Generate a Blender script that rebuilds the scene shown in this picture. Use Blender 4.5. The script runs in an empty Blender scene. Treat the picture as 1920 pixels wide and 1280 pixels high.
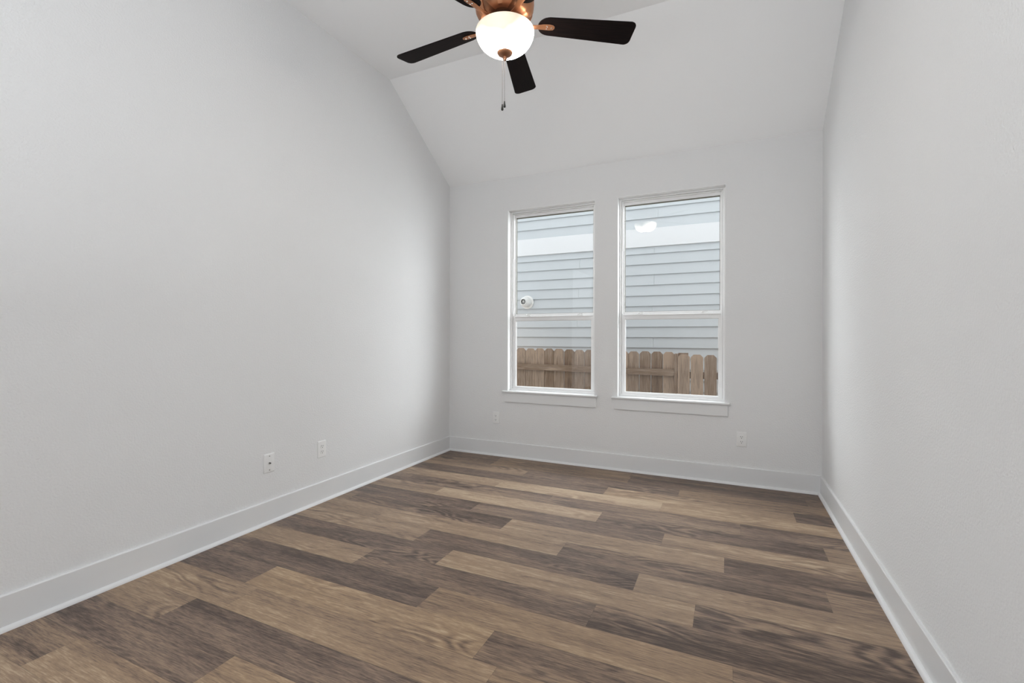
import bpy, bmesh, math, random
from mathutils import Vector, Matrix

random.seed(7)
PI = math.pi
scene = bpy.context.scene
COL = scene.collection

# ------------------------------------------------------------------ room measures (metres)
XL, XR = -2.6465, 0.6456          # left and right wall faces
YB, YF = 4.181, -1.15             # window wall face, wall behind the camera
ZB, ZC = 2.747, 3.390             # spring line at the window wall, flat ceiling
YK = 3.220                        # where the ceiling starts to slope down
WIN = [(-1.976, -1.099), (-0.895, -0.017)]
WZ0, WZ1 = 0.650, 2.4255
WALL_T = 0.17

# ------------------------------------------------------------------ camera
F_PX, CY_OFF, YAW, PITCH, ROLL, CAM_H = 878.54, -9.889, 0.43175, 0.00036, 0.00218, 1.185
cam_d = bpy.data.cameras.new('camera')
cam = bpy.data.objects.new('camera', cam_d)
COL.objects.link(cam)
cam_d.sensor_fit = 'HORIZONTAL'
cam_d.sensor_width = 36.0
cam_d.lens = F_PX / 1920 * 36.0
cam_d.shift_y = CY_OFF / 1920
cam_d.clip_start = 0.02
c_, s_ = math.cos(YAW), math.sin(YAW)
fw = Vector((-s_*math.cos(PITCH), c_*math.cos(PITCH), math.sin(PITCH)))
rt = Vector((c_, s_, 0)); up = rt.cross(fw)
r2 = rt*math.cos(ROLL) + up*math.sin(ROLL)
u2 = -rt*math.sin(ROLL) + up*math.cos(ROLL)
M = Matrix((r2, u2, -fw)).transposed().to_4x4()
M.translation = Vector((0, 0, CAM_H))
cam.matrix_world = M
scene.camera = cam

# ------------------------------------------------------------------ world, area light, exposure
world = bpy.data.worlds.new('overcast_sky')
scene.world = world
world.use_nodes = True
bg = world.node_tree.nodes['Background']
bg.inputs['Color'].default_value = (0.93, 0.97, 1.0, 1)
# sky brightened beyond the neighbour's house to add window light indoors,
# plainer overcast on ours
SKY_BASE, SKY_GLOW = 1.32, 9.6
wn = world.node_tree
w_tc = wn.nodes.new('ShaderNodeTexCoord')
w_xyz = wn.nodes.new('ShaderNodeSeparateXYZ')
w_mr = wn.nodes.new('ShaderNodeMapRange'); w_mr.interpolation_type = 'SMOOTHSTEP'
w_mr.inputs['From Min'].default_value = 0.02; w_mr.inputs['From Max'].default_value = 0.42
w_mr.inputs['To Min'].default_value = SKY_BASE; w_mr.inputs['To Max'].default_value = SKY_GLOW
wn.links.new(w_tc.outputs['Generated'], w_xyz.inputs[0])
wn.links.new(w_xyz.outputs[1], w_mr.inputs['Value'])
wn.links.new(w_mr.outputs[0], bg.inputs['Strength'])

def area(name, loc, rot, sx, sy, power, col):
    d = bpy.data.lights.new(name, 'AREA')
    d.shape = 'RECTANGLE'; d.size = sx; d.size_y = sy
    d.energy = power; d.color = col
    o = bpy.data.objects.new(name, d)
    o.location = loc; o.rotation_euler = rot
    COL.objects.link(o)
    return o
# added fill light, set in the made-up opening behind the camera
area('fill_light_rear', (-1.0, YF + 0.02, 1.25), (PI/2, 0, 0), 2.8, 2.4, 14, (0.94, 0.972, 1.0))
# added fill light on the left wall behind the camera, no door there
area('fill_light_left', (XL + 0.02, -0.45, 1.30), (0, -PI/2, 0), 2.3, 1.3, 13, (0.94, 0.972, 1.0))
# added fill light facing up, brightens the ceiling from behind the camera
area('fill_light_up', (-0.5, -0.45, 1.3), (PI, 0, 0), 2.0, 1.2, 33, (0.94, 0.972, 1.0))

scene.view_settings.view_transform = 'Standard'
scene.view_settings.look = 'None'
scene.view_settings.gamma = 1
scene.view_settings.use_curve_mapping = False
scene.view_settings.exposure = 0.15

# ------------------------------------------------------------------ materials
def mat(name, col, rough=0.5, metal=0.0, bump=None, spec=0.5, var=None):
    """bump = (scale, strength, distance); var = (scale, amount) tone mottling"""
    m = bpy.data.materials.new(name); m.use_nodes = True
    nt = m.node_tree; b = nt.nodes['Principled BSDF']
    b.inputs['Base Color'].default_value = (*col, 1)
    b.inputs['Roughness'].default_value = rough
    b.inputs['Metallic'].default_value = metal
    b.inputs['Specular IOR Level'].default_value = spec
    tc = nt.nodes.new('ShaderNodeTexCoord')
    if bump:
        n = nt.nodes.new('ShaderNodeTexNoise'); n.inputs['Scale'].default_value = bump[0]
        n.inputs['Detail'].default_value = 3
        nt.links.new(tc.outputs['Object'], n.inputs['Vector'])
        bp = nt.nodes.new('ShaderNodeBump')
        bp.inputs['Strength'].default_value = bump[1]; bp.inputs['Distance'].default_value = bump[2]
        nt.links.new(n.outputs['Fac'], bp.inputs['Height'])
        nt.links.new(bp.outputs['Normal'], b.inputs['Normal'])
    if var:
        n = nt.nodes.new('ShaderNodeTexNoise'); n.inputs['Scale'].default_value = var[0]
        nt.links.new(tc.outputs['Object'], n.inputs['Vector'])
        mx = nt.nodes.new('ShaderNodeMix'); mx.data_type = 'RGBA'
        mx.inputs[6].default_value = (*[x*(1-var[1]) for x in col], 1)
        mx.inputs[7].default_value = (*[min(1, x*(1+var[1])) for x in col], 1)
        nt.links.new(n.outputs['Fac'], mx.inputs[0])
        nt.links.new(mx.outputs[2], b.inputs['Base Color'])
    return m

M_WALL = mat('wall_paint', (0.798, 0.80, 0.803), 0.75, bump=(110, 0.55, 0.0042), spec=0.3)
M_CEIL = mat('ceiling_paint', (0.925, 0.93, 0.936), 0.85, bump=(90, 0.15, 0.002), spec=0.2)
M_TRIM = mat('trim_paint', (0.78, 0.785, 0.79), 0.34, var=(3, 0.015))
M_VINYL = mat('white_vinyl', (0.86, 0.86, 0.86), 0.35, var=(4, 0.01))
M_GASKET = mat('window_gasket', (0.16, 0.155, 0.125), 0.6, var=(8, 0.1))
M_PLATE = mat('white_plastic', (0.84, 0.84, 0.835), 0.3, var=(5, 0.01))
M_SLOT = mat('dark_slot', (0.03, 0.03, 0.03), 0.6, var=(30, 0.2))
M_SCREW = mat('screw_metal', (0.35, 0.35, 0.34), 0.35, metal=0.9, var=(60, 0.1))
M_CHROME = mat('bright_metal', (0.75, 0.75, 0.73), 0.25, metal=1.0, var=(60, 0.05))
M_BRONZE = mat('copper_bronze', (0.48, 0.225, 0.12), 0.40, metal=0.85, var=(14, 0.25))
M_BRONZE_D = mat('dark_bronze', (0.085, 0.045, 0.03), 0.4, metal=0.6, var=(20, 0.2))
M_BRONZE_M = mat('brown_bronze', (0.27, 0.13, 0.072), 0.38, metal=0.8, var=(18, 0.2))
M_CHAIN = mat('antique_chain', (0.12, 0.09, 0.075), 0.35, metal=0.8, var=(50, 0.2))
M_FOB = mat('dark_fob', (0.012, 0.01, 0.01), 0.4, var=(50, 0.2))
M_SIDING = mat('blue_grey_siding', (0.530, 0.560, 0.582), 0.7, bump=(25, 0.1, 0.002), var=(2.5, 0.03), spec=0.2)
M_BAND = mat('white_band_board', (0.71, 0.72, 0.735), 0.6, bump=(40, 0.1, 0.002), spec=0.2)
M_PVC = mat('white_pvc', (0.80, 0.80, 0.78), 0.4, var=(10, 0.02))
M_PVC_IN = mat('pipe_mouth', (0.10, 0.10, 0.10), 0.7, var=(10, 0.2))
M_GROUND = mat('side_yard_ground', (0.075, 0.072, 0.05), 0.95, bump=(20, 0.6, 0.02), var=(3, 0.35))
M_BRICK = mat('brown_brick', (0.09, 0.065, 0.05), 0.9, bump=(30, 0.3, 0.004), var=(12, 0.25))
M_OUTWALL = mat('exterior_cladding', (0.5, 0.5, 0.48), 0.8, var=(3, 0.05))

def blade_material():
    m = mat('espresso_blade_wood', (0.016, 0.010, 0.009), 0.6, spec=0.08)
    nt = m.node_tree; b = nt.nodes['Principled BSDF']
    tc = nt.nodes.new('ShaderNodeTexCoord'); mp = nt.nodes.new('ShaderNodeMapping')
    mp.inputs['Scale'].default_value = (4, 70, 4)
    n = nt.nodes.new('ShaderNodeTexNoise'); n.inputs['Scale'].default_value = 2.0; n.inputs['Detail'].default_value = 5
    cr = nt.nodes.new('ShaderNodeValToRGB')
    cr.color_ramp.elements[0].position = 0.3; cr.color_ramp.elements[0].color = (0.003, 0.0022, 0.003, 1)
    cr.color_ramp.elements[1].position = 0.75; cr.color_ramp.elements[1].color = (0.012, 0.007, 0.006, 1)
    L = nt.links
    L.new(tc.outputs['Object'], mp.inputs['Vector']); L.new(mp.outputs[0], n.inputs['Vector'])
    L.new(n.outputs['Fac'], cr.inputs[0]); L.new(cr.outputs[0], b.inputs['Base Color'])
    return m
M_BLADE = blade_material()

def glass_material():
    m = bpy.data.materials.new('window_glass'); m.use_nodes = True
    nt = m.node_tree; nt.nodes.clear(); L = nt.links
    out = nt.nodes.new('ShaderNodeOutputMaterial')
    mix = nt.nodes.new('ShaderNodeMixShader')
    tr = nt.nodes.new('ShaderNodeBsdfTransparent'); tr.inputs['Color'].default_value = (0.975, 0.98, 0.975, 1)
    gl = nt.nodes.new('ShaderNodeBsdfGlossy'); gl.inputs['Roughness'].default_value = 0.012
    fr = nt.nodes.new('ShaderNodeFresnel'); geo = nt.nodes.new('ShaderNodeNewGeometry')             # same index entering and leaving the thin pane
    ior = nt.nodes.new('ShaderNodeMapRange'); ior.inputs['To Min'].default_value = 1.30; ior.inputs['To Max'].default_value = 1/1.30
    L.new(geo.outputs['Backfacing'], ior.inputs['Value']); L.new(ior.outputs[0], fr.inputs['IOR'])
    L.new(fr.outputs[0], mix.inputs[0]); L.new(tr.outputs[0], mix.inputs[1]); L.new(gl.outputs[0], mix.inputs[2])
    L.new(mix.outputs[0], out.inputs['Surface'])
    return m
M_GLASS = glass_material()

def bowl_material():
    """frosted alabaster bowl, glowing; brighter around its two bulbs"""
    m = bpy.data.materials.new('frosted_bowl_glass'); m.use_nodes = True
    nt = m.node_tree; L = nt.links; b = nt.nodes['Principled BSDF']
    b.inputs['Base Color'].default_value = (0.85, 0.78, 0.66, 1)
    b.inputs['Roughness'].default_value = 0.35
    tc = nt.nodes.new('ShaderNodeTexCoord')
    tot = None
    for px, py in ((0.045, 0.030), (-0.030, 0.010)):
        sub = nt.nodes.new('ShaderNodeVectorMath'); sub.operation = 'DISTANCE'
        sub.inputs[1].default_value = (px, py, -0.050)
        L.new(tc.outputs['Object'], sub.inputs[0])
        mr = nt.nodes.new('ShaderNodeMapRange'); mr.inputs['From Min'].default_value = 0.06
        mr.inputs['From Max'].default_value = 0.160; mr.inputs['To Min'].default_value = 1.0; mr.inputs['To Max'].default_value = 0.0
        mr.interpolation_type = 'SMOOTHSTEP'
        L.new(sub.outputs['Value'], mr.inputs['Value'])
        if tot is None: tot = mr.outputs[0]
        else:
            mx = nt.nodes.new('ShaderNodeMath'); mx.operation = 'MAXIMUM'
            L.new(tot, mx.inputs[0]); L.new(mr.outputs[0], mx.inputs[1]); tot = mx.outputs[0]
    ns = nt.nodes.new('ShaderNodeTexNoise'); ns.inputs['Scale'].default_value = 9; ns.inputs['Detail'].default_value = 3
    L.new(tc.outputs['Object'], ns.inputs['Vector'])
    a = nt.nodes.new('ShaderNodeMath'); a.operation = 'MULTIPLY_ADD'; a.inputs[1].default_value = 0.25
    L.new(ns.outputs['Fac'], a.inputs[0]); L.new(tot, a.inputs[2])
    pw = nt.nodes.new('ShaderNodeMath'); pw.operation = 'POWER'; pw.inputs[1].default_value = 3.0
    L.new(a.outputs[0], pw.inputs[0])
    st = nt.nodes.new('ShaderNodeMapRange'); st.inputs['From Min'].default_value = 0.004; st.inputs['From Max'].default_value = 1.1
    st.inputs['To Min'].default_value = 0.42; st.inputs['To Max'].default_value = BOWL_MAX
    L.new(pw.outputs[0], st.inputs['Value'])
    cr = nt.nodes.new('ShaderNodeValToRGB')
    cr.color_ramp.elements[0].position = 0.0; cr.color_ramp.elements[0].color = (1.0, 0.80, 0.55, 1)
    cr.color_ramp.elements[1].position = 0.9; cr.color_ramp.elements[1].color = (1.0, 0.95, 0.87, 1)
    L.new(a.outputs[0], cr.inputs[0])
    L.new(cr.outputs[0], b.inputs['Emission Color']); L.new(st.outputs[0], b.inputs['Emission Strength'])
    return m
BOWL_MAX = 62.0
M_BOWL = bowl_material()

def floor_material():
    m = bpy.data.materials.new('vinyl_plank'); m.use_nodes = True
    nt = m.node_tree; L = nt.links; b = nt.nodes['Principled BSDF']
    N = nt.nodes.new
    def math_(op, a=None, b_=None, c=None):
        n = N('ShaderNodeMath'); n.operation = op
        for i, v in enumerate((a, b_, c)):
            if v is None: continue
            if isinstance(v, (int, float)): n.inputs[i].default_value = v
            else: L.new(v, n.inputs[i])
        return n.outputs[0]
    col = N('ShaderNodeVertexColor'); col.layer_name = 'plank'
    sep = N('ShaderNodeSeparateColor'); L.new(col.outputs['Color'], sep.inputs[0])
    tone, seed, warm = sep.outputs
    uv = N('ShaderNodeUVMap'); uv.uv_map = 'UVMap'      # u metres along, v metres across
    sx = N('ShaderNodeSeparateXYZ'); L.new(uv.outputs[0], sx.inputs[0])
    u, v = sx.outputs[0], sx.outputs[1]
    so = math_('MULTIPLY', seed, 37.0)
    def vec(ku, kv, kz=1.0):
        c = N('ShaderNodeCombineXYZ')
        L.new(math_('MULTIPLY', u, ku), c.inputs[0]); L.new(math_('MULTIPLY', v, kv), c.inputs[1])
        L.new(math_('MULTIPLY', so, kz), c.inputs[2]); return c.outputs[0]
    def noise(vv, scale=1, detail=2, rough=0.5, dist=0.0):
        n = N('ShaderNodeTexNoise'); n.inputs['Scale'].default_value = scale; n.inputs['Detail'].default_value = detail
        n.inputs['Roughness'].default_value = rough; n.inputs['Distortion'].default_value = dist
        L.new(vv, n.inputs['Vector']); return n.outputs['Fac']
    broad = noise(vec(1.1, 9.0), 1, 2, 0.5, 0.3)                # soft lengthwise bands
    medium = noise(vec(3.5, 45.0), 1, 4, 0.6, 0.6)
    fine = noise(vec(14.0, 330.0), 1, 3, 0.6)
    # cathedral figure: rings of a stretched, warped distance field
    warp = noise(vec(1.6, 6.0, 2.0), 1, 2, 0.45, 0.2)
    ring = math_('SINE', math_('MULTIPLY', warp, 75.0))
    ringm = noise(vec(1.3, 4.0, 3.3), 1, 1)
    rm = N('ShaderNodeMapRange'); rm.inputs['From Min'].default_value = 0.52; rm.inputs['From Max'].default_value = 0.68
    L.new(ringm, rm.inputs['Value'])
    ringa = math_('MULTIPLY', ring, rm.outputs[0])
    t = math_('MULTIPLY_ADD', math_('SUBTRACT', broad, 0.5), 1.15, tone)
    t = math_('MULTIPLY_ADD', math_('SUBTRACT', medium, 0.5), 1.05, t)
    t = math_('MULTIPLY_ADD', math_('SUBTRACT', fine, 0.5), 1.1, t)
    streak = noise(vec(7.0, 130.0, 1.7), 1, 3, 0.6, 0.3)
    t = math_('MULTIPLY_ADD', math_('SUBTRACT', streak, 0.5), 0.7, t)
    pore = noise(vec(22.0, 210.0, 2.9), 1, 3, 0.7)
    t = math_('MULTIPLY_ADD', math_('SUBTRACT', pore, 0.5), 1.3, t)
    t = math_('MULTIPLY_ADD', ringa, 0.28, t)
    t = math_('MULTIPLY_ADD', t, 0.76, 0.215)
    cr = N('ShaderNodeValToRGB'); e = cr.color_ramp.elements
    e[0].position = 0.0; e[0].color = (0.075, 0.052, 0.040, 1)
    e[1].position = 1.0; e[1].color = (0.480, 0.375, 0.262, 1)
    x = e.new(0.28); x.color = (0.168, 0.119, 0.091, 1)
    x = e.new(0.50); x.color = (0.266, 0.190, 0.134, 1)
    x = e.new(0.75); x.color = (0.354, 0.254, 0.170, 1)
    L.new(t, cr.inputs[0])
    # dark knots, sparse
    vo = N('ShaderNodeTexVoronoi'); vo.inputs['Scale'].default_value = 1.0
    L.new(vec(1.9, 6.5), vo.inputs['Vector'])
    kn = N('ShaderNodeMapRange'); kn.inputs['From Min'].default_value = 0.02; kn.inputs['From Max'].default_value = 0.13
    kn.inputs['To Min'].default_value = 0.62; kn.inputs['To Max'].default_value = 1.0; kn.interpolation_type = 'SMOOTHSTEP'
    L.new(math_('MULTIPLY_ADD', medium, 0.14, vo.outputs['Distance']), kn.inputs['Value'])
    # seams: bevel line down each edge and end
    uv2 = N('ShaderNodeUVMap'); uv2.uv_map = 'EdgeMap'
    s2 = N('ShaderNodeSeparateXYZ'); L.new(uv2.outputs[0], s2.inputs[0])
    ev = math_('MINIMUM', s2.outputs[1], math_('SUBTRACT', 0.1797, s2.outputs[1]))
    eu = s2.outputs[0]
    ed = math_('MINIMUM', ev, eu)
    sm = N('ShaderNodeMapRange'); sm.inputs['From Min'].default_value = 0.0006; sm.inputs['From Max'].default_value = 0.0022
    sm.inputs['To Min'].default_value = 0.70; sm.inputs['To Max'].default_value = 1.0
    L.new(ed, sm.inputs['Value'])
    dark = math_('MULTIPLY', kn.outputs[0], sm.outputs[0])
    mul = N('ShaderNodeMix'); mul.data_type = 'RGBA'; mul.blend_type = 'MULTIPLY'; mul.inputs[0].default_value = 1
    L.new(cr.outputs[0], mul.inputs[6])
    cc = N('ShaderNodeCombineColor')
    for i in range(3): L.new(dark, cc.inputs[i])
    L.new(cc.outputs[0], mul.inputs[7])
    # warm / cool cast of the print, plank by plank
    wc = N('ShaderNodeMix'); wc.data_type = 'RGBA'
    wc.inputs[6].default_value = (1.00, 0.99, 1.02, 1); wc.inputs[7].default_value = (1.07, 0.99, 0.86, 1)
    L.new(warm, wc.inputs[0])
    m2 = N('ShaderNodeMix'); m2.data_type = 'RGBA'; m2.blend_type = 'MULTIPLY'; m2.inputs[0].default_value = 1
    L.new(mul.outputs[2], m2.inputs[6]); L.new(wc.outputs[2], m2.inputs[7])
    L.new(m2.outputs[2], b.inputs['Base Color'])
    ro = math_('MULTIPLY_ADD', medium, 0.16, 0.36)
    L.new(ro, b.inputs['Roughness'])
    b.inputs['Specular IOR Level'].default_value = 0.38
    bp = N('ShaderNodeBump'); bp.inputs['Strength'].default_value = 0.25; bp.inputs['Distance'].default_value = 0.001
    hh = math_('MULTIPLY_ADD', sm.outputs[0], 1.0, math_('MULTIPLY', fine, 0.5))
    L.new(hh, bp.inputs['Height']); L.new(bp.outputs[0], b.inputs['Normal'])
    return m
M_FLOOR = floor_material()

def fence_material(name, scale):
    m = bpy.data.materials.new(name); m.use_nodes = True
    nt = m.node_tree; L = nt.links; b = nt.nodes['Principled BSDF']; N = nt.nodes.new
    tc = N('ShaderNodeTexCoord'); oi = N('ShaderNodeObjectInfo')
    mp = N('ShaderNodeMapping'); mp.inputs['Scale'].default_value = scale
    add = N('ShaderNodeVectorMath'); add.operation = 'ADD'
    sc = N('ShaderNodeVectorMath'); sc.operation = 'SCALE'; sc.inputs['Scale'].default_value = 50
    cx = N('ShaderNodeCombineXYZ')
    for i in range(3): L.new(oi.outputs['Random'], cx.inputs[i])
    L.new(cx.outputs[0], sc.inputs[0]); L.new(tc.outputs['Object'], mp.inputs['Vector'])
    L.new(mp.outputs[0], add.inputs[0]); L.new(sc.outputs[0], add.inputs[1])
    n = N('ShaderNodeTexNoise'); n.inputs['Scale'].default_value = 1; n.inputs['Detail'].default_value = 6
    n.inputs['Roughness'].default_value = 0.65; n.inputs['Distortion'].default_value = 1.2
    L.new(add.outputs[0], n.inputs['Vector'])
    n2 = N('ShaderNodeTexNoise'); n2.inputs['Scale'].default_value = 5; L.new(tc.outputs['Object'], n2.inputs['Vector'])
    k = N('ShaderNodeMath'); k.operation = 'MULTIPLY_ADD'; k.inputs[1].default_value = 0.35
    L.new(oi.outputs['Random'], k.inputs[0]); L.new(n.outputs['Fac'], k.inputs[2])
    k2 = N('ShaderNodeMath'); k2.operation = 'MULTIPLY_ADD'; k2.inputs[1].default_value = 0.35
    L.new(n2.outputs['Fac'], k2.inputs[0]); L.new(k.outputs[0], k2.inputs[2])
    cr = N('ShaderNodeValToRGB'); e = cr.color_ramp.elements
    e[0].position = 0.45; e[0].color = (0.095, 0.060, 0.040, 1)
    e[1].position = 1.05; e[1].color = (0.38, 0.275, 0.20, 1)
    x = e.new(0.72); x.color = (0.215, 0.145, 0.098, 1)
    x = e.new(0.88); x.color = (0.275, 0.205, 0.155, 1)
    L.new(k2.outputs[0], cr.inputs[0]); L.new(cr.outputs[0], b.inputs['Base Color'])
    b.inputs['Roughness'].default_value = 0.85; b.inputs['Specular IOR Level'].default_value = 0.2
    return m
M_FENCE = fence_material('cedar_picket', (55, 55, 3.5))
M_RAIL = fence_material('cedar_rail', (3.5, 55, 55))

# ------------------------------------------------------------------ mesh helpers
def box(bm, x0, x1, y0, y1, z0, z1, bev=0.0, seg=2):
    vs = [bm.verts.new((x, y, z)) for z in (z0, z1) for x, y in ((x0, y0), (x1, y0), (x1, y1), (x0, y1))]
    fs = [bm.faces.new([vs[i] for i in q]) for q in ((0, 3, 2, 1), (4, 5, 6, 7), (0, 1, 5, 4), (1, 2, 6, 5), (2, 3, 7, 6), (3, 0, 4, 7))]
    if bev:
        ed = list({e for f in fs for e in f.edges})
        bmesh.ops.bevel(bm, geom=ed, offset=bev, segments=seg, affect='EDGES', profile=0.5)

def prism(bm, pts, axis, a, b):
    """closed prism from a 2-D outline, extruded from a to b along axis ('x': (y,z), 'y': (x,z), 'z': (x,y))"""
    def P(p, t):
        return {'x': (t, p[0], p[1]), 'y': (p[0], t, p[1]), 'z': (p[0], p[1], t)}[axis]
    A = [bm.verts.new(P(p, a)) for p in pts]; B = [bm.verts.new(P(p, b)) for p in pts]
    n = len(pts)
    bm.faces.new(A); bm.faces.new(B[::-1])
    for i in range(n):
        j = (i+1) % n
        bm.faces.new((A[i], B[i], B[j], A[j]))

def lathe(bm, prof, n=48, cx=0, cy=0, closed=False):
    """revolve (r, z) profile about z"""
    rings = []
    for r, z in prof:
        if r < 1e-6: rings.append([bm.verts.new((cx, cy, z))])
        else: rings.append([bm.verts.new((cx + r*math.cos(2*PI*k/n), cy + r*math.sin(2*PI*k/n), z)) for k in range(n)])
    def join(A, B):
        for k in range(n):
            l = (k+1) % n
            if len(A) == 1 and len(B) > 1: bm.faces.new((A[0], B[k], B[l]))
            elif len(B) == 1 and len(A) > 1: bm.faces.new((A[k], B[0], A[l]))
            elif len(A) > 1: bm.faces.new((A[k], B[k], B[l], A[l]))
    for A, B in zip(rings, rings[1:]): join(A, B)
    if closed: join(rings[-1], rings[0])

def obj(name, bm, m, parent=None, smooth=False, loc=None):
    bmesh.ops.recalc_face_normals(bm, faces=bm.faces)
    me = bpy.data.meshes.new(name); bm.to_mesh(me); bm.free()
    me.materials.append(m)
    if smooth:
        for p in me.polygons: p.use_smooth = True
        try: me.set_sharp_from_angle(angle=math.radians(35))
        except Exception: pass
    o = bpy.data.objects.new(name, me); COL.objects.link(o)
    if parent: o.parent = parent
    if loc: o.location = loc
    return o

def thing(name, label, cat, loc=(0, 0, 0), rz=0, group=None, kind=None):
    o = bpy.data.objects.new(name, None); COL.objects.link(o)
    o.empty_display_size = 0.1
    o.location = loc; o.rotation_euler = (0, 0, rz)
    tag(o, label, cat, group, kind)
    return o

def tag(o, label, cat, group=None, kind=None):
    o['label'] = label; o['category'] = cat
    if group: o['group'] = group
    if kind: o['kind'] = kind
    return o

# ------------------------------------------------------------------ room shell
def plank_floor():
    W, LEN, Y0 = 0.1797, 1.2535, 1.148
    # row: (joint x, {piece index from the left: (tone far edge, tone near edge, warmth)})
    J = {-2: -2.30, -1: -1.657, 0: -2.175, 1: -0.75, 2: -2.105, 3: -1.236, 4: -1.78, 5: -1.382, 6: -1.655, 7: -0.841,
         8: -1.269, 9: -0.345, 10: -0.767, 11: 0.072, 12: -0.42, 13: -0.852, 14: -1.590, 15: -1.995, 16: -0.754}
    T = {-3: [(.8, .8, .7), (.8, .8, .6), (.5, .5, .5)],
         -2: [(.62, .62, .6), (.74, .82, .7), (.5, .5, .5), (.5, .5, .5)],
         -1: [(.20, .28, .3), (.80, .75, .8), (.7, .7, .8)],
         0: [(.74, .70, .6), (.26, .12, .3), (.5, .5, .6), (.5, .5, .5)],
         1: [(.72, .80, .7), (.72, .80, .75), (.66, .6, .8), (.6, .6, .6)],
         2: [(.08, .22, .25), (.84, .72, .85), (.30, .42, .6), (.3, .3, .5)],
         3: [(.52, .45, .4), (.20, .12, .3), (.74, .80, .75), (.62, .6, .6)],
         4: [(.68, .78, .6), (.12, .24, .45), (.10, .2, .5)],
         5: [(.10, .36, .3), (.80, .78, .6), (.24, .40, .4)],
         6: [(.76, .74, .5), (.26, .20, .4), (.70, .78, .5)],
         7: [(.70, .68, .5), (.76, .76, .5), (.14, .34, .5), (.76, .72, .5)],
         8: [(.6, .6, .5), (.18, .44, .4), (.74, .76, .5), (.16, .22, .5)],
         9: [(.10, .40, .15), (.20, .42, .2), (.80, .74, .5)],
         10: [(.70, .70, .4), (.94, .90, .4), (.36, .12, .2), (.74, .7, .6)],  # planks here and in the next two rows lightened, painting in window light
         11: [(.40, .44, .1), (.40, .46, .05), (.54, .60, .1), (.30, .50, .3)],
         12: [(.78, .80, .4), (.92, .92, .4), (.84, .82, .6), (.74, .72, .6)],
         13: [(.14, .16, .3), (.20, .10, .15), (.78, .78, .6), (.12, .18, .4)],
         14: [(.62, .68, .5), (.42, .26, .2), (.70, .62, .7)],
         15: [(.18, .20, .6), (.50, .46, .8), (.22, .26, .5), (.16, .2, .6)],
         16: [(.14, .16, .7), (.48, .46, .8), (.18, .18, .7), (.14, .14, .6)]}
    bm = bmesh.new()
    cl = bm.loops.layers.color.new('plank')
    uvl = bm.loops.layers.uv.new('UVMap'); el = bm.loops.layers.uv.new('EdgeMap')
    rnd = random.Random(11)
    x0, x1 = XL - 0.01, XR + 0.01
    for k in range(-14, 18):
        ya, yb = Y0 + k*W, Y0 + (k+1)*W
        ya_c, yb_c = max(ya, YF - 0.6), min(yb, YB + 0.01)
        if yb_c <= ya_c: continue
        j = J.get(k, rnd.uniform(-2.6, -1.4))
        xs = sorted(x for x in (j + i*LEN for i in range(-5, 6)) if x0 + 0.045 < x < x1 - 0.045)
        xs = [x0] + xs + [x1]
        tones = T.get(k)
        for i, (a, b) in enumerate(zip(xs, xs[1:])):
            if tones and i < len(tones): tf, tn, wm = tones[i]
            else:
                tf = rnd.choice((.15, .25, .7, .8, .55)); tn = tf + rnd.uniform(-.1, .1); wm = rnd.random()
            sd = rnd.random()
            vs = [bm.verts.new(p) for p in ((a, ya_c, 0), (b, ya_c, 0), (b, yb_c, 0), (a, yb_c, 0))]
            f = bm.faces.new(vs)
            mid = (a+b)/2
            for lp, (x, y, far) in zip(f.loops, ((a, ya_c, 0), (b, ya_c, 0), (b, yb_c, 1), (a, yb_c, 1))):
                tt = tf if far else tn
                # stored linear so that the shader reads the same number back
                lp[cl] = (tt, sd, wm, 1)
                lp[uvl].uv = (x, y)
                lp[el].uv = (x - a + (0.0 if a > x0 + 0.001 else 1.0), y - ya)
    # body of the slab under the wearing layer
    me = bpy.data.meshes.new('floor')
    b0 = [bm.verts.new((x, y, -0.012)) for x, y in ((x0, YF-0.6), (x1, YF-0.6), (x1, YB+0.01), (x0, YB+0.01))]
    bm.faces.new(b0[::-1])
    bm.to_mesh(me); bm.free()
    # bmesh 'color' layers are byte sRGB: rebuild as float so the tones stay exact
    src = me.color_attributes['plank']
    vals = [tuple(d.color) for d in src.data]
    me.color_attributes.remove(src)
    return me, vals

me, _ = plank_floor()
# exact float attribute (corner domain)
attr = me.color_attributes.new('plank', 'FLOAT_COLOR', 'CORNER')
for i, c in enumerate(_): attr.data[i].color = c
me.materials.append(M_FLOOR)
floor = bpy.data.objects.new('floor', me); COL.objects.link(floor)
tag(floor, 'multi-toned grey and tan wood-look plank floor', 'floor', kind='structure')

# left and right walls
for nm, x0, x1, lb in (('wall_left', XL - 0.13, XL, 'long white textured wall on the left with two cover plates'),
                       ('wall_right', XR, XR + 0.13, 'white textured wall on the right without outlets')):
    bm = bmesh.new(); box(bm, x0, x1, YF - 0.6, YB + WALL_T, -0.1, ZC + 0.1)
    tag(obj(nm, bm, M_WALL), lb, 'wall', kind='structure')

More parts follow.
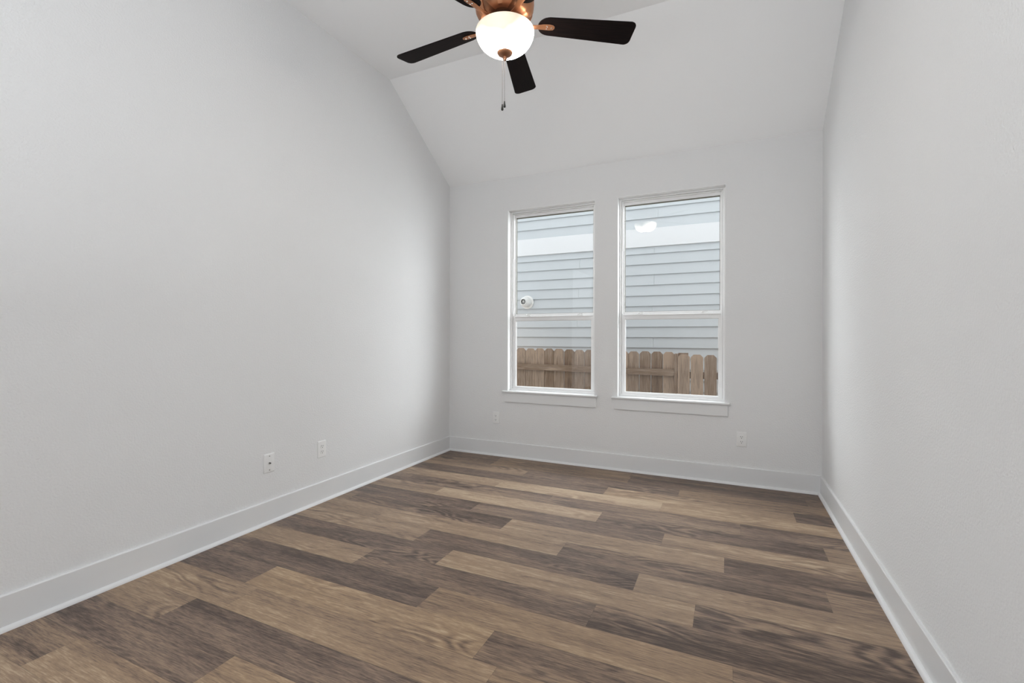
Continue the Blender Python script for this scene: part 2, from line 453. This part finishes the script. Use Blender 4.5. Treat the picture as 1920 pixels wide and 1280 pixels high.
# window wall with its two openings
bm = bmesh.new()
y0, y1 = YB, YB + WALL_T
cols = [XL, WIN[0][0], WIN[0][1], WIN[1][0], WIN[1][1], XR]
rows = [-0.1, WZ0, WZ1, ZB + 0.13]
for i in range(5):
    for j in range(3):
        if j == 1 and i in (1, 3): continue
        # shared vertices are merged below so the face is one smooth sheet
        box(bm, cols[i], cols[i+1], y0, y1, rows[j], rows[j+1])
bmesh.ops.remove_doubles(bm, verts=bm.verts, dist=1e-5)
bm.verts.index_update()
seen = {}
for f in list(bm.faces):
    key = tuple(sorted(v.index for v in f.verts))
    seen.setdefault(key, []).append(f)
bmesh.ops.delete(bm, geom=[f for fs in seen.values() if len(fs) > 1 for f in fs], context='FACES_ONLY')
wb = obj('wall_back', bm, M_WALL)
wb.data.materials.append(M_BRICK)                       # outer face of the house: brick
for p in wb.data.polygons:
    if p.normal.y > 0.9: p.material_index = 1
tag(wb, 'white textured wall with two tall windows', 'wall', kind='structure')

# wall behind the camera; its wide opening is made up for the fill light
bm = bmesh.new()
ox0, ox1, oz = -2.45, 0.45, 2.5
box(bm, XL, ox0, YF - 0.13, YF, -0.0, ZC + 0.02); box(bm, ox1, XR, YF - 0.13, YF, 0.0, ZC + 0.02)
box(bm, ox0, ox1, YF - 0.13, YF, oz, ZC + 0.02)
tag(obj('wall_front', bm, M_WALL), 'white wall behind the camera with a wide opening added for fill light', 'wall', kind='structure')

# unseen closed box added behind that opening to keep sky light out
for nm, a in (('wall_skyblock_end', (XL, XR, -2.65, -2.52, 0, ZC)), ('wall_skyblock_left', (XL - .13, XL, -2.65, YF - 0.6, 0, ZC)),
              ('wall_skyblock_right', (XR, XR + .13, -2.65, YF - 0.6, 0, ZC)), ('ceiling_skyblock', (XL - .13, XR + .13, -2.65, YF - 0.6, ZC, ZC + .1)),
              ('floor_skyblock', (XL - .13, XR + .13, -2.65, YF - 0.6, -0.1, 0))):
    bm = bmesh.new(); box(bm, *a)
    tag(obj(nm, bm, M_WALL), 'white side of the added box that keeps sky light out', nm.split('_')[0], kind='structure')

# ceiling: flat part then a slope down to the window wall
bm = bmesh.new()
t = 0.16
prism(bm, [(YF - 0.6, ZC), (YK, ZC), (YB, ZB), (YB + 0.001, ZB), (YB + 0.001, ZB + 0.15 + t), (YK, ZC + t), (YF - 0.6, ZC + t)], 'x', XL, XR)
tag(obj('ceiling', bm, M_CEIL), 'white vaulted ceiling sloping down to the window wall', 'ceiling', kind='structure')

# baseboards with a shoe moulding
BH, BT = 0.143, 0.014
def base_profile(s):  # (offset from wall, z)
    return [(0, 0.0), (BT, 0.0), (BT, BH - 0.004), (BT - 0.003, BH), (0, BH)]
def shoe_profile():
    r = 0.017; pts = [(BT, 0.0)]
    for k in range(7):
        a = PI/2 * k/6
        pts.append((BT + r*math.cos(a), r*1.05*math.sin(a)))
    return pts
def run(name, label, kind):
    b1 = bmesh.new(); b2 = bmesh.new()
    for bm, pr in ((b1, base_profile(1)), (b2, shoe_profile())):
        if kind == 'L': prism(bm, [(XL + o, z) for o, z in pr], 'y', YF, YB)
        if kind == 'R': prism(bm, [(XR - o, z) for o, z in pr], 'y', YF, YB)
        if kind == 'B': prism(bm, [(YB - o, z) for o, z in pr], 'x', XL + BT - 0.001, XR - BT + 0.001)
    o = obj(name, b1, M_TRIM); tag(o, label, 'baseboard', kind='structure')
    obj('shoe_moulding', b2, M_TRIM, o, smooth=True)
run('baseboard_left', 'tall white baseboard along the left wall', 'L')
run('baseboard_right', 'tall white baseboard along the right wall', 'R')
run('baseboard_back', 'tall white baseboard under the two windows', 'B')

# ------------------------------------------------------------------ windows
def frame_ring(bm, x0, x1, z0, z1, w, y0, y1, wb=None, wt=None, bev=0.002):
    wb = w if wb is None else wb; wt = w if wt is None else wt
    box(bm, x0, x0 + w, y0, y1, z0, z1, bev); box(bm, x1 - w, x1, y0, y1, z0, z1, bev)
    box(bm, x0 + w - .001, x1 - w + .001, y0, y1, z0, z0 + wb, bev); box(bm, x0 + w - .001, x1 - w + .001, y0, y1, z1 - wt, z1, bev)

def window(n, a, b, label):
    yf = YB + 0.066
    w = thing('window_%d' % n, label, 'window', ((a+b)/2, YB, WZ0), kind='structure')
    cx = (a+b)/2; hw = (b-a)/2; H = WZ1 - WZ0; Y = yf - YB
    def L(y): return y - YB
    # painted drywall returns (jamb liner)
    bm = bmesh.new(); t = 0.004
    box(bm, -hw, -hw + t, 0.0, Y + .03, 0, H); box(bm, hw - t, hw, 0.0, Y + .03, 0, H); box(bm, -hw, hw, 0.0, Y + .03, H - t, H)
    obj('jamb_liner', bm, M_VINYL, w)
    # outer vinyl frame
    bm = bmesh.new()
    frame_ring(bm, -hw + t, hw - t, 0.0, H - t, 0.017, Y, Y + 0.09, wb=0.016, wt=0.014)
    # inner track lip
    frame_ring(bm, -hw + 0.022, hw - 0.022, 0.012, H - 0.020, 0.009, Y + 0.010, Y + 0.085)
    obj('window_frame', bm, M_VINYL, w)
    # upper sash, further out
    sx = hw - 0.028
    bm = bmesh.new()
    frame_ring(bm, -sx, sx, 1.372 - WZ0, H - 0.026, 0.016, Y + 0.042, Y + 0.07, wb=0.036, wt=0.028)
    us = obj('upper_sash', bm, M_VINYL, w)
    bm = bmesh.new()
    frame_ring(bm, -sx + 0.016, sx - 0.016, 1.408 - WZ0, H - 0.054, 0.0035, Y + 0.050, Y + 0.064, wt=0.008, wb=0.003, bev=0)
    obj('gasket', bm, M_GASKET, us)
    bm = bmesh.new(); box(bm, -sx + 0.017, sx - 0.017, Y + 0.0570, Y + 0.0574, 1.409 - WZ0, H - 0.055)
    obj('glass_pane', bm, M_GLASS, us)
    # lower sash, nearer
    bm = bmesh.new()
    frame_ring(bm, -sx, sx, 0.014, 1.386 - WZ0, 0.026, Y + 0.012, Y + 0.040, wb=0.024, wt=0.046)
    # rail lip and finger groove
    box(bm, -sx + .01, sx - .01, Y + 0.004, Y + 0.014, 1.374 - WZ0, 1.382 - WZ0, 0.0015)
    ls = obj('lower_sash', bm, M_VINYL, w)
    bm = bmesh.new()
    frame_ring(bm, -sx + 0.026, sx - 0.026, 0.038, 1.340 - WZ0, 0.003, Y + 0.019, Y + 0.033, bev=0)
    obj('gasket', bm, M_PLATE, ls)
    bm = bmesh.new(); box(bm, -sx + 0.027, sx - 0.027, Y + 0.0260, Y + 0.0264, 0.039, 1.339 - WZ0)
    obj('glass_pane', bm, M_GLASS, ls)
    # cam locks on the meeting rail
    for k, lx in enumerate((-0.255, 0.27)):
        bm = bmesh.new()
        zt = 1.386 - WZ0
        box(bm, lx - 0.028, lx + 0.028, Y + 0.016, Y + 0.036, zt, zt + 0.006, 0.002)
        lathe(bm, [(0, zt + 0.005), (0.011, zt + 0.005), (0.011, zt + 0.014), (0.008, zt + 0.017), (0, zt + 0.017)], 20, lx - 0.008, Y + 0.027)
        prism(bm, [(lx - 0.012, Y + 0.020), (lx + 0.034, Y + 0.006), (lx + 0.038, Y + 0.013), (lx - 0.006, Y + 0.034)], 'z', zt + 0.012, zt + 0.018)
        obj('sash_lock', bm, M_PLATE, ls, smooth=True)
    # balance cover strips in the side tracks
    for s in (-1, 1):
        bm = bmesh.new(); xx = s*(hw - 0.0305)
        box(bm, xx - .004, xx + .004, Y + 0.012, Y + 0.042, 1.955 - WZ0, H - 0.03, 0.001)
        obj('track_cover', bm, M_VINYL, w)
    # stool and apron
    e0, e1 = -hw - 0.045, hw + 0.030
    bm = bmesh.new()
    prism(bm, [(-0.030, -0.012), (-0.030, -0.004), (-0.026, 0.001), (Y + 0.004, 0.001), (Y + 0.004, -0.016), (-0.026, -0.016)], 'x', -hw, hw)
    prism(bm, [(-0.030, -0.012), (-0.030, -0.004), (-0.026, 0.001), (0, 0.001), (0, -0.016), (-0.026, -0.016)], 'x', e0, -hw)
    prism(bm, [(-0.030, -0.012), (-0.030, -0.004), (-0.026, 0.001), (0, 0.001), (0, -0.016), (-0.026, -0.016)], 'x', hw, e1)
    obj('window_sill', bm, M_TRIM, w)
    bm = bmesh.new(); box(bm, e0 + 0.018, e1 - 0.012, -0.014, 0, -0.109, -0.016, 0.002)
    obj('apron', bm, M_TRIM, w)
    return w
window(1, *WIN[0], 'left single-hung white window looking onto siding with a round pipe vent')
window(2, *WIN[1], 'right single-hung white window looking onto siding and a fence post')

# ------------------------------------------------------------------ cover plates (built facing -y, at origin)
def rounded_plate(bm, w, h, d):
    # bevelled front: base outline then smaller front face
    prof = [(0, 0.0), (0, 0.35), (0.0025, 0.85), (0.006, 1.0)]
    rings = []
    for ins, t in prof:
        a, b = w/2 - ins, h/2 - ins; r = 0.004
        ring = []
        for cx, cz, a0 in ((a-r, b-r, 0), (-a+r, b-r, 90), (-a+r, -b+r, 180), (a-r, -b+r, 270)):
            for k in range(4):
                q = math.radians(a0 + 30*k); ring.append(bm.verts.new((cx + r*math.cos(q), -d*t, cz + r*math.sin(q))))
        rings.append(ring)
    n = len(rings[0])
    for A, B in zip(rings, rings[1:]):
        for k in range(n): bm.faces.new((A[k], A[(k+1) % n], B[(k+1) % n], B[k]))
    bm.faces.new(rings[0]); bm.faces.new(rings[-1][::-1])

def disc_y(bm, x, z, r, y0, y1, n=20, sx=1.0, clip=None):
    pts = [(x + sx*r*math.cos(2*PI*k/n), z + r*math.sin(2*PI*k/n)) for k in range(n)]
    if clip: pts = [(px, max(z - clip, min(z + clip, pz))) for px, pz in pts]
    prism(bm, pts, 'y', y0, y1)

def outlet(loc, rz, label, group):
    o = thing('power_outlet', label, 'outlet', loc, rz, group)
    bm = bmesh.new(); rounded_plate(bm, 0.076, 0.119, 0.006)
    obj('cover_plate', bm, M_PLATE, o, smooth=True)
    for zc in (0.0195, -0.0195):
        bm = bmesh.new(); disc_y(bm, 0, zc, 0.0172, -0.0085, -0.005, 28, clip=0.0143)
        rc = obj('receptacle', bm, M_PLATE, o)
        bm = bmesh.new()
        box(bm, -0.0075, -0.0050, -0.0089, -0.0084, zc - 0.001, zc + 0.0085)
        box(bm, 0.0052, 0.0075, -0.0089, -0.0084, zc - 0.0005, zc + 0.0080)
        disc_y(bm, 0, zc - 0.0080, 0.0028, -0.0089, -0.0084, 14)
        obj('slots', bm, M_SLOT, rc)
    bm = bmesh.new(); disc_y(bm, 0, 0, 0.0032, -0.0072, -0.0058, 14)
    obj('screw', bm, M_PLATE, o)
    return o
g = 'duplex power outlets low on the walls'
outlet((XL, 2.483, 0.375), PI/2, 'white duplex power outlet on the left wall beside the coaxial plate', g)
outlet((-2.100, YB, 0.374), 0, 'white duplex power outlet on the window wall below the left window', g)
outlet((0.101, YB, 0.364), 0, 'white duplex power outlet right of the right window, near the right corner', g)

o = thing('coaxial_plate', 'white single-jack coaxial cover plate, nearer of two plates on the left wall', 'wall plate', (XL, 2.058, 0.378), PI/2)
bm = bmesh.new(); rounded_plate(bm, 0.078, 0.120, 0.006); obj('cover_plate', bm, M_PLATE, o, smooth=True)
bm = bmesh.new(); disc_y(bm, 0, 0.0, 0.0065, -0.0085, -0.0055, 6); disc_y(bm, 0, 0.0, 0.0046, -0.016, -0.008, 20)
cj = obj('coaxial_jack', bm, M_SCREW, o)
bm = bmesh.new(); disc_y(bm, 0, 0, 0.0032, -0.0164, -0.0158, 14); obj('jack_hole', bm, M_SLOT, cj)
for zz in (0.044, -0.044):
    bm = bmesh.new(); disc_y(bm, 0, zz, 0.0036, -0.0072, -0.0058, 14); obj('screw', bm, M_SCREW, o)

# ------------------------------------------------------------------ ceiling fan
FX, FY = -1.014, 2.108
ZBL = 2.750
fan = thing('ceiling_fan', 'bronze five-blade ceiling fan with dark blades and a glowing glass bowl light', 'ceiling fan', (FX, FY, ZC))
def fz(z): return z - ZC
# canopy and downrod
bm = bmesh.new()
lathe(bm, [(0, fz(3.389)), (0.072, fz(3.389)), (0.074, fz(3.36)), (0.060, fz(3.325)), (0.030, fz(3.305)), (0, fz(3.303))])
obj('canopy', bm, M_BRONZE, fan, smooth=True)
bm = bmesh.new(); lathe(bm, [(0, fz(3.32)), (0.0135, fz(3.32)), (0.0135, fz(2.94)), (0, fz(2.94))], 24)
obj('downrod', bm, M_BRONZE, fan, smooth=True)
# motor housing
bm = bmesh.new()
lathe(bm, [(0, fz(2.968)), (0.028, fz(2.966)), (0.034, fz(2.935)), (0.062, fz(2.925)), (0.108, fz(2.905)), (0.134, fz(2.878)),
           (0.1405, fz(2.850)), (0.1405, fz(2.825)), (0.1370, fz(2.800)), (0.1280, fz(2.785)), (0.1120, fz(2.772)), (0.085, fz(2.765)), (0.0, fz(2.765))], 64)
mh = obj('motor_housing', bm, M_BRONZE_M, fan, smooth=True)
# scalloped copper petals round the housing's underside
NP = 5
for k in range(NP):
    bm = bmesh.new()
    a0 = 2*PI*(k+0.5)/NP + math.radians(104)
    half = PI/NP*0.88
    prof = [(0.090, 2.7615), (0.114, 2.7685), (0.131, 2.7820), (0.1405, 2.800), (0.1440, 2.826), (0.1440, 2.850), (0.1375, 2.879)]
    nseg = 16
    outer, inner = [], []
    for i, (r, z) in enumerate(prof):
        ro, ri = [], []
        s = i/(len(prof)-1)
        wdt = half*min(1.0, 0.62 + 0.9*s) if s < .5 else half*(1.0 - 0.55*(s-.5)/.5*(s-.5)/.5)
        for q in range(nseg+1):
            tq = -1 + 2*q/nseg
            a = a0 + tq*wdt
            bulge = 0.0045*(1 - tq*tq)
            zz = z - (0.006*(1-tq*tq) if i == 0 else 0)*-1
            ro.append(bm.verts.new(((r+bulge)*math.cos(a), (r+bulge)*math.sin(a), fz(zz) - bulge*(0.9 if s < .5 else 0))))
            ri.append(bm.verts.new(((r-0.006)*math.cos(a), (r-0.006)*math.sin(a), fz(zz) + (0.005 if s < .5 else 0))))
        outer.append(ro); inner.append(ri)
    for i in range(len(prof)-1):
        for q in range(nseg):
            bm.faces.new((outer[i][q], outer[i][q+1], outer[i+1][q+1], outer[i+1][q]))
            bm.faces.new((inner[i][q], inner[i+1][q], inner[i+1][q+1], inner[i][q+1]))
        bm.faces.new((outer[i][0], outer[i+1][0], inner[i+1][0], inner[i][0]))
        bm.faces.new((outer[i][-1], inner[i][-1], inner[i+1][-1], outer[i+1][-1]))
    for q in range(nseg):
        bm.faces.new((outer[0][q], inner[0][q], inner[0][q+1], outer[0][q+1]))
        bm.faces.new((outer[-1][q], outer[-1][q+1], inner[-1][q+1], inner[-1][q]))
    obj('petal', bm, M_BRONZE, mh, smooth=True)
# rotating flange that carries the blade irons, and fitter under it
bm = bmesh.new(); lathe(bm, [(0, fz(2.766)), (0.078, fz(2.764)), (0.080, fz(2.752)), (0.074, fz(2.745)), (0, fz(2.745))])
obj('flywheel', bm, M_BRONZE_D, fan, smooth=True)
bm = bmesh.new(); lathe(bm, [(0, fz(2.746)), (0.060, fz(2.746)), (0.060, fz(2.722)), (0.105, fz(2.714)), (0.132, fz(2.706)), (0.132, fz(2.701)), (0, fz(2.703))], 64)
obj('light_fitter', bm, M_BRONZE, fan, smooth=True)
# bowl
RIM = 0.1455
bp_ = []
zr, zbot = 2.701, 2.597
for k in range(15):
    a = PI/2*k/14
    r = RIM*math.cos(a)**0.80 if k < 14 else 0.0
    z = zr - (zr - zbot)*math.sin(a)**1.12
    bp_.append((max(r, 0.0), z))
prof = [(0.118, 2.708), (0.132, 2.7105), (0.1425, 2.709)] + bp_
bm = bmesh.new(); lathe(bm, [(r, z - 2.690) for r, z in prof], 64)
bowl = obj('glass_bowl', bm, M_BOWL, fan, smooth=True, loc=(0, 0, fz(2.690)))
# finial cap and tip
bm = bmesh.new()
lathe(bm, [(0, fz(2.602)), (0.037, fz(2.603)), (0.040, fz(2.599)), (0.036, fz(2.592)), (0.022, fz(2.583)), (0.010, fz(2.578)), (0.008, fz(2.574)), (0.011, fz(2.570)), (0.007, fz(2.562)), (0, fz(2.560))], 36)
obj('finial', bm, M_BRONZE_M, fan, smooth=True)
# pull chains: beads on a cord, dark fobs
toC = Vector((0 - FX, 0 - FY, 0)).normalized(); side = Vector((-toC.y, toC.x, 0))
for off, ztop, zend in ((side*-0.012, 2.580, 2.341), (side*-0.001 + toC*0.008, 2.566, 2.352)):
    pc = bmesh.new()
    px, py = off.x, off.y
    lathe(pc, [(0, fz(ztop)), (0.0006, fz(ztop)), (0.0006, fz(zend)), (0, fz(zend))], 6, px, py)
    z = ztop
    while z > zend + 0.004:
        bmesh.ops.create_icosphere(pc, subdivisions=1, radius=0.0014, matrix=Matrix.Translation((px, py, fz(z))))
        z -= 0.0048
    ch = obj('pull_chain', pc, M_CHAIN, fan, smooth=True)
    fb = bmesh.new()
    lathe(fb, [(0, fz(zend + 0.004)), (0.0030, fz(zend + 0.002)), (0.0036, fz(zend - 0.006)), (0.0062, fz(zend - 0.020)), (0.0058, fz(zend - 0.027)), (0, fz(zend - 0.031))], 16, px, py)
    obj('pull_fob', fb, M_FOB, ch, smooth=True)
# blades and irons
def blade_outline():
    r0, r1, w0, w1 = 0.168, 0.664, 0.052, 0.0685
    pts = []
    def arc(cx, cy, rx, ry, a0, a1, n):
        for k in range(n+1):
            a = math.radians(a0 + (a1-a0)*k/n); pts.append((cx + rx*math.cos(a), cy + ry*math.sin(a)))
    arc(r1 - 0.026, w1 - 0.026, 0.026, 0.026, 90, 0, 6)
    arc(r1 - 0.026, -w1 + 0.026, 0.026, 0.026, 0, -90, 6)
    arc(r0 + 0.055, 0, 0.055, w0, -90, -270, 14)
    return pts
TILT = math.radians(-12)
for k in range(5):
    ang = math.radians(176 - 72*k)
    Rz = Matrix.Rotation(ang, 4, 'Z'); Rt = Matrix.Rotation(TILT, 4, 'X')
    bm = bmesh.new(); prism(bm, blade_outline(), 'z', -0.003, 0.003)
    bmesh.ops.bevel(bm, geom=[e for e in bm.edges if abs(e.verts[0].co.z - e.verts[1].co.z) < 1e-6], offset=0.0012, segments=1, affect='EDGES')
    bl = obj('blade', bm, M_BLADE, fan)
    bl.matrix_local = Matrix.Translation((0, 0, fz(ZBL))) @ Rz @ Rt
    # iron: arm rises from the flange, flares into a tab under the blade
    bm = bmesh.new()
    st = [(0.055, 0.020, -0.002, 0.010), (0.085, 0.016, -0.010, 0.010), (0.125, 0.012, -0.016, 0.009), (0.165, 0.0125, -0.013, 0.008),
          (0.195, 0.016, -0.010, 0.0065), (0.225, 0.0175, -0.0095, 0.006), (0.245, 0.014, -0.0095, 0.006), (0.252, 0.006, -0.0090, 0.005)]
    rings = []
    for x, hw_, zc, th in st:
        tw = TILT*min(1, max(0, (x-0.07)/0.11))
        ring = []
        for q in range(12):
            a = 2*PI*q/12
            yy = hw_*math.copysign(abs(math.cos(a))**0.7, math.cos(a)); zz = th/2*math.copysign(abs(math.sin(a))**0.7, math.sin(a)) + zc + 0.004
            ring.append(bm.verts.new((x, yy*math.cos(tw) - zz*math.sin(tw), yy*math.sin(tw) + zz*math.cos(tw))))
        rings.append(ring)
    for A, B in zip(rings, rings[1:]):
        for q in range(12): bm.faces.new((A[q], A[(q+1) % 12], B[(q+1) % 12], B[q]))
    bm.faces.new(rings[0][::-1]); bm.faces.new(rings[-1])
    ir = obj('blade_iron', bm, M_BRONZE, fan, smooth=True)
    ir.matrix_local = Matrix.Translation((0, 0, fz(ZBL))) @ Rz
    bm = bmesh.new()
    for sx_, sy_ in ((0.236, 0.0), (0.212, 0.007), (0.212, -0.007)):
        lathe(bm, [(0, -0.0085), (0.0030, -0.0105), (0.0042, -0.0085), (0.0042, -0.006), (0, -0.006)], 12, sx_, sy_)
    sc_ = obj('screw', bm, M_CHROME, ir, smooth=True)
    sc_.matrix_local = Rt

# ------------------------------------------------------------------ outside: neighbour's house
HY = 7.0
house = thing('neighbour_house', 'neighbouring house wall in pale blue-grey lap siding with a white band board', 'house', (-1.5, HY, -0.8))
def hx(x): return x + 1.5
def hz(z): return z + 0.8
XA, XB = -3.32, 0.72
low = [2.384 - 0.1507*k for k in range(0, 22)]           # lower edges of boards under the band
low = [2.483] + low                                        # board tucked under the band
joints = {2.231: -2.073, 1.781: -2.089, 1.329: -2.108}
bm = bmesh.new()
def board(z0, z1, js):
    xs = [XA] + sorted(js) + [XB]
    for a, b in zip(xs, xs[1:]):
        g_ = 0.0012
        # clapboard section: proud at its lower edge, tucked behind at the top
        prism(bm, [(-0.030, hz(z0)), (-0.006, hz(z1 + 0.006)), (-0.006, hz(z1 + 0.018)), (0.008, hz(z1 + 0.018)), (0.004, hz(z0 + 0.018)), (-0.012, hz(z0 + 0.016)), (-0.022, hz(z0))], 'x', hx(a) + g_, hx(b) - g_)
edges = sorted([2.384 - 0.15085*k for k in range(0, 21)])
jl = {0: [], }
def js_for(z0):
    # board joints seen through the windows, elsewhere staggered
    J_ = {2.233: [-2.073], 2.384: [-0.963], 1.781: [-2.089], 1.932: [-0.968], 1.329: [-2.108], 1.479: [-0.992], 1.027: [-0.980]}
    for k_, v_ in J_.items():
        if abs(k_ - z0) < 0.02: return v_ + [v_[0] + 3.05, v_[0] - 3.9]
    return []
for z0, z1 in zip(edges, edges[1:]): board(z0, z1, js_for(z0))
board(2.384, 2.5, [-0.963])
for i, z0 in enumerate([2.744 + 0.151*q for q in range(12)]):
    board(z0, z0 + 0.151, [-0.913] if i == 1 else [])
sd = obj('lap_siding', bm, M_SIDING, house)
bm = bmesh.new(); box(bm, hx(XA), hx(XB), 0.010, 4.0, hz(edges[0] - 0.05), hz(4.56))
obj('wall_sheathing', bm, M_OUTWALL, house)
bm = bmesh.new(); box(bm, hx(XA), hx(XB), -0.046, 0.0, hz(2.483), hz(2.748), 0.003)
obj('band_board', bm, M_BAND, house)
for xa in (XA - 0.02, XB - 0.09):
    bm = bmesh.new(); box(bm, hx(xa), hx(xa + 0.11), -0.05, 0.02, hz(edges[0]), hz(4.56), 0.003)
    obj('corner_board', bm, M_BAND, house)
bm = bmesh.new(); prism(bm, [(-0.30, hz(4.52)), (4.2, hz(4.52)), (4.2, hz(4.60)), (2.0, hz(5.6)), (-0.30, hz(4.62))], 'x', hx(XA - .3), hx(XB + .3))
obj('roof', bm, M_BRICK, house)

# concentric vent on the siding
v = thing('pipe_vent', 'round white pipe vent with a dark mouth on the blue-grey siding', 'vent', (-2.94, HY - 0.026, 1.735))
def lathe_y(bm, prof, n=32):
    lathe(bm, prof, n)
    bmesh.ops.rotate(bm, verts=bm.verts, cent=(0, 0, 0), matrix=Matrix.Rotation(PI/2, 3, 'X'))   # z -> -y
bm = bmesh.new(); lathe_y(bm, [(0, 0), (0.108, 0), (0.108, 0.006), (0.098, 0.013), (0.075, 0.018), (0, 0.018)]); obj('flange', bm, M_PVC, v, smooth=True)
bm = bmesh.new()
lathe_y(bm, [(0.072, 0.016), (0.082, 0.024), (0.085, 0.085), (0.079, 0.115), (0.066, 0.142), (0.050, 0.158), (0.048, 0.176), (0.041, 0.176), (0.038, 0.12), (0.0, 0.12), (0, 0.016)], 40)
obj('pipe', bm, M_PVC, v, smooth=True)
bm = bmesh.new(); lathe_y(bm, [(0, 0.121), (0.0375, 0.121), (0.0375, 0.172), (0.035, 0.172), (0.035, 0.13), (0, 0.13)], 32)
mo = obj('pipe_mouth', bm, M_PVC_IN, v, smooth=True); mo['label'] = 'dark open mouth'
bm = bmesh.new()
for a in (20, 80, 140):
    q = math.radians(a); c, s = math.cos(q), math.sin(q)
    prism(bm, [(-0.031*c - .0025*s, -0.031*s + .0025*c), (0.031*c - .0025*s, 0.031*s + .0025*c), (0.031*c + .0025*s, 0.031*s - .0025*c), (-0.031*c + .0025*s, -0.031*s - .0025*c)], 'y', -0.168, -0.16)
obj('grille', bm, M_PVC, mo)

# ------------------------------------------------------------------ outside: fence
GZ = -0.78
FYY = 6.15
def picket(parent, x0, x1, ztop, yb, th=0.017, px=0.0, tilt=0.0):
    """dog-eared board; its origin sits at the foot so the grain differs board by board"""
    bm = bmesh.new(); w = x1 - x0; c = 0.034; h = ztop - GZ - 0.03
    prism(bm, [(0, 0), (w, 0), (w, h - c), (w - c*0.95, h), (c*0.95, h), (0, h - c)], 'y', 0, th)
    bmesh.ops.rotate(bm, verts=bm.verts, cent=(w/2, 0, 0), matrix=Matrix.Rotation(tilt, 3, 'Y'))
    o = obj('picket', bm, M_FENCE, parent)
    o.location = (x0 - parent.location.x, yb - parent.location.y, 0.03)
    return o
f1 = thing('wooden_fence', 'dog-eared cedar fence panel with its rail facing the windows', 'fence', (-2.0, FYY, GZ))
f2 = thing('wooden_fence', 'cedar fence panel right of the post, pickets facing the window', 'fence', (0.6, FYY, GZ))
edges_ = []
x = -0.601
P1 = [(-0.741, -0.604), (-0.886, -0.747), (-1.031, -0.893), (-1.175, -1.037), (-1.322, -1.179), (-1.467, -1.325), (-1.612, -1.470)]
P1 += [(-1.756, -1.617), (-1.898, -1.761), (-2.043, -1.904), (-2.191, -2.049), (-2.329, -2.197), (-2.473, -2.335), (-2.617, -2.479), (-2.763, -2.622)]
xx = -2.768
rf = random.Random(5)
for k in range(18):
    P1.append((xx - 0.141, xx)); xx -= 0.145
for i, (a, b) in enumerate(P1):
    zt = 0.994 + 0.0135*max(0, min(2.5, -a - 0.8)) + rf.uniform(-.004, .004)
    picket(f1, a, b, zt, FYY + 0.002, tilt=rf.uniform(-.0012, .0012))
for z0, z1 in ((0.700, 0.783), (-0.45, -0.365)):
    bm = bmesh.new(); dz = -GZ
    prism(bm, [(-5.4 + 2.0, z0 + dz + .04), (-0.603 + 2.0, z0 + dz - 0.004), (-0.603 + 2.0, z1 + dz - .006), (-5.4 + 2.0, z1 + dz + .045)], 'y', -0.038, 0.001)
    o = obj('rail', bm, M_RAIL, f1)
# posts
pz = thing('fence_post', 'square cedar post standing between the two fence panels', 'post', (-0.581, FYY, GZ))
bm = bmesh.new(); box(bm, -0.020, 0.018, -0.045, 0.045, 0, 0.975 - GZ, 0.003)
obj('post_shaft', bm, M_FENCE, pz)
bm = bmesh.new(); box(bm, 0.019, 0.135, 0.030, 0.068, 0.90 - GZ, 0.984 - GZ, 0.003)
obj('cap_block', bm, M_FENCE, pz)
yf2 = FYY - 0.052
P2 = [(-0.556, -0.421), (-0.409, -0.269), (-0.256, -0.120), (-0.108, 0.028)]
xx = 0.038
for k in range(16): P2.append((xx, xx + 0.140)); xx += 0.149
for i, (a, b) in enumerate(P2):
    picket(f2, a, b, 0.972 - 0.003*i if i < 5 else 0.958 + rf.uniform(-.004, .004), yf2, tilt=rf.uniform(-.0012, .0012))
for z0, z1 in ((0.675, 0.755), (-0.45, -0.365)):
    bm = bmesh.new(); box(bm, -0.555 - 0.6, 2.3 - 0.6, -0.034, 0.004, z0 - GZ, z1 - GZ, 0.002)
    obj('rail', bm, M_RAIL, f2)

# side-yard ground
bm = bmesh.new(); box(bm, -9, 6, YB + WALL_T + 0.0, 7.3, GZ - 0.1, GZ)
tag(obj('ground', bm, M_GROUND), 'bare side-yard ground between the two houses', 'ground', kind='structure')
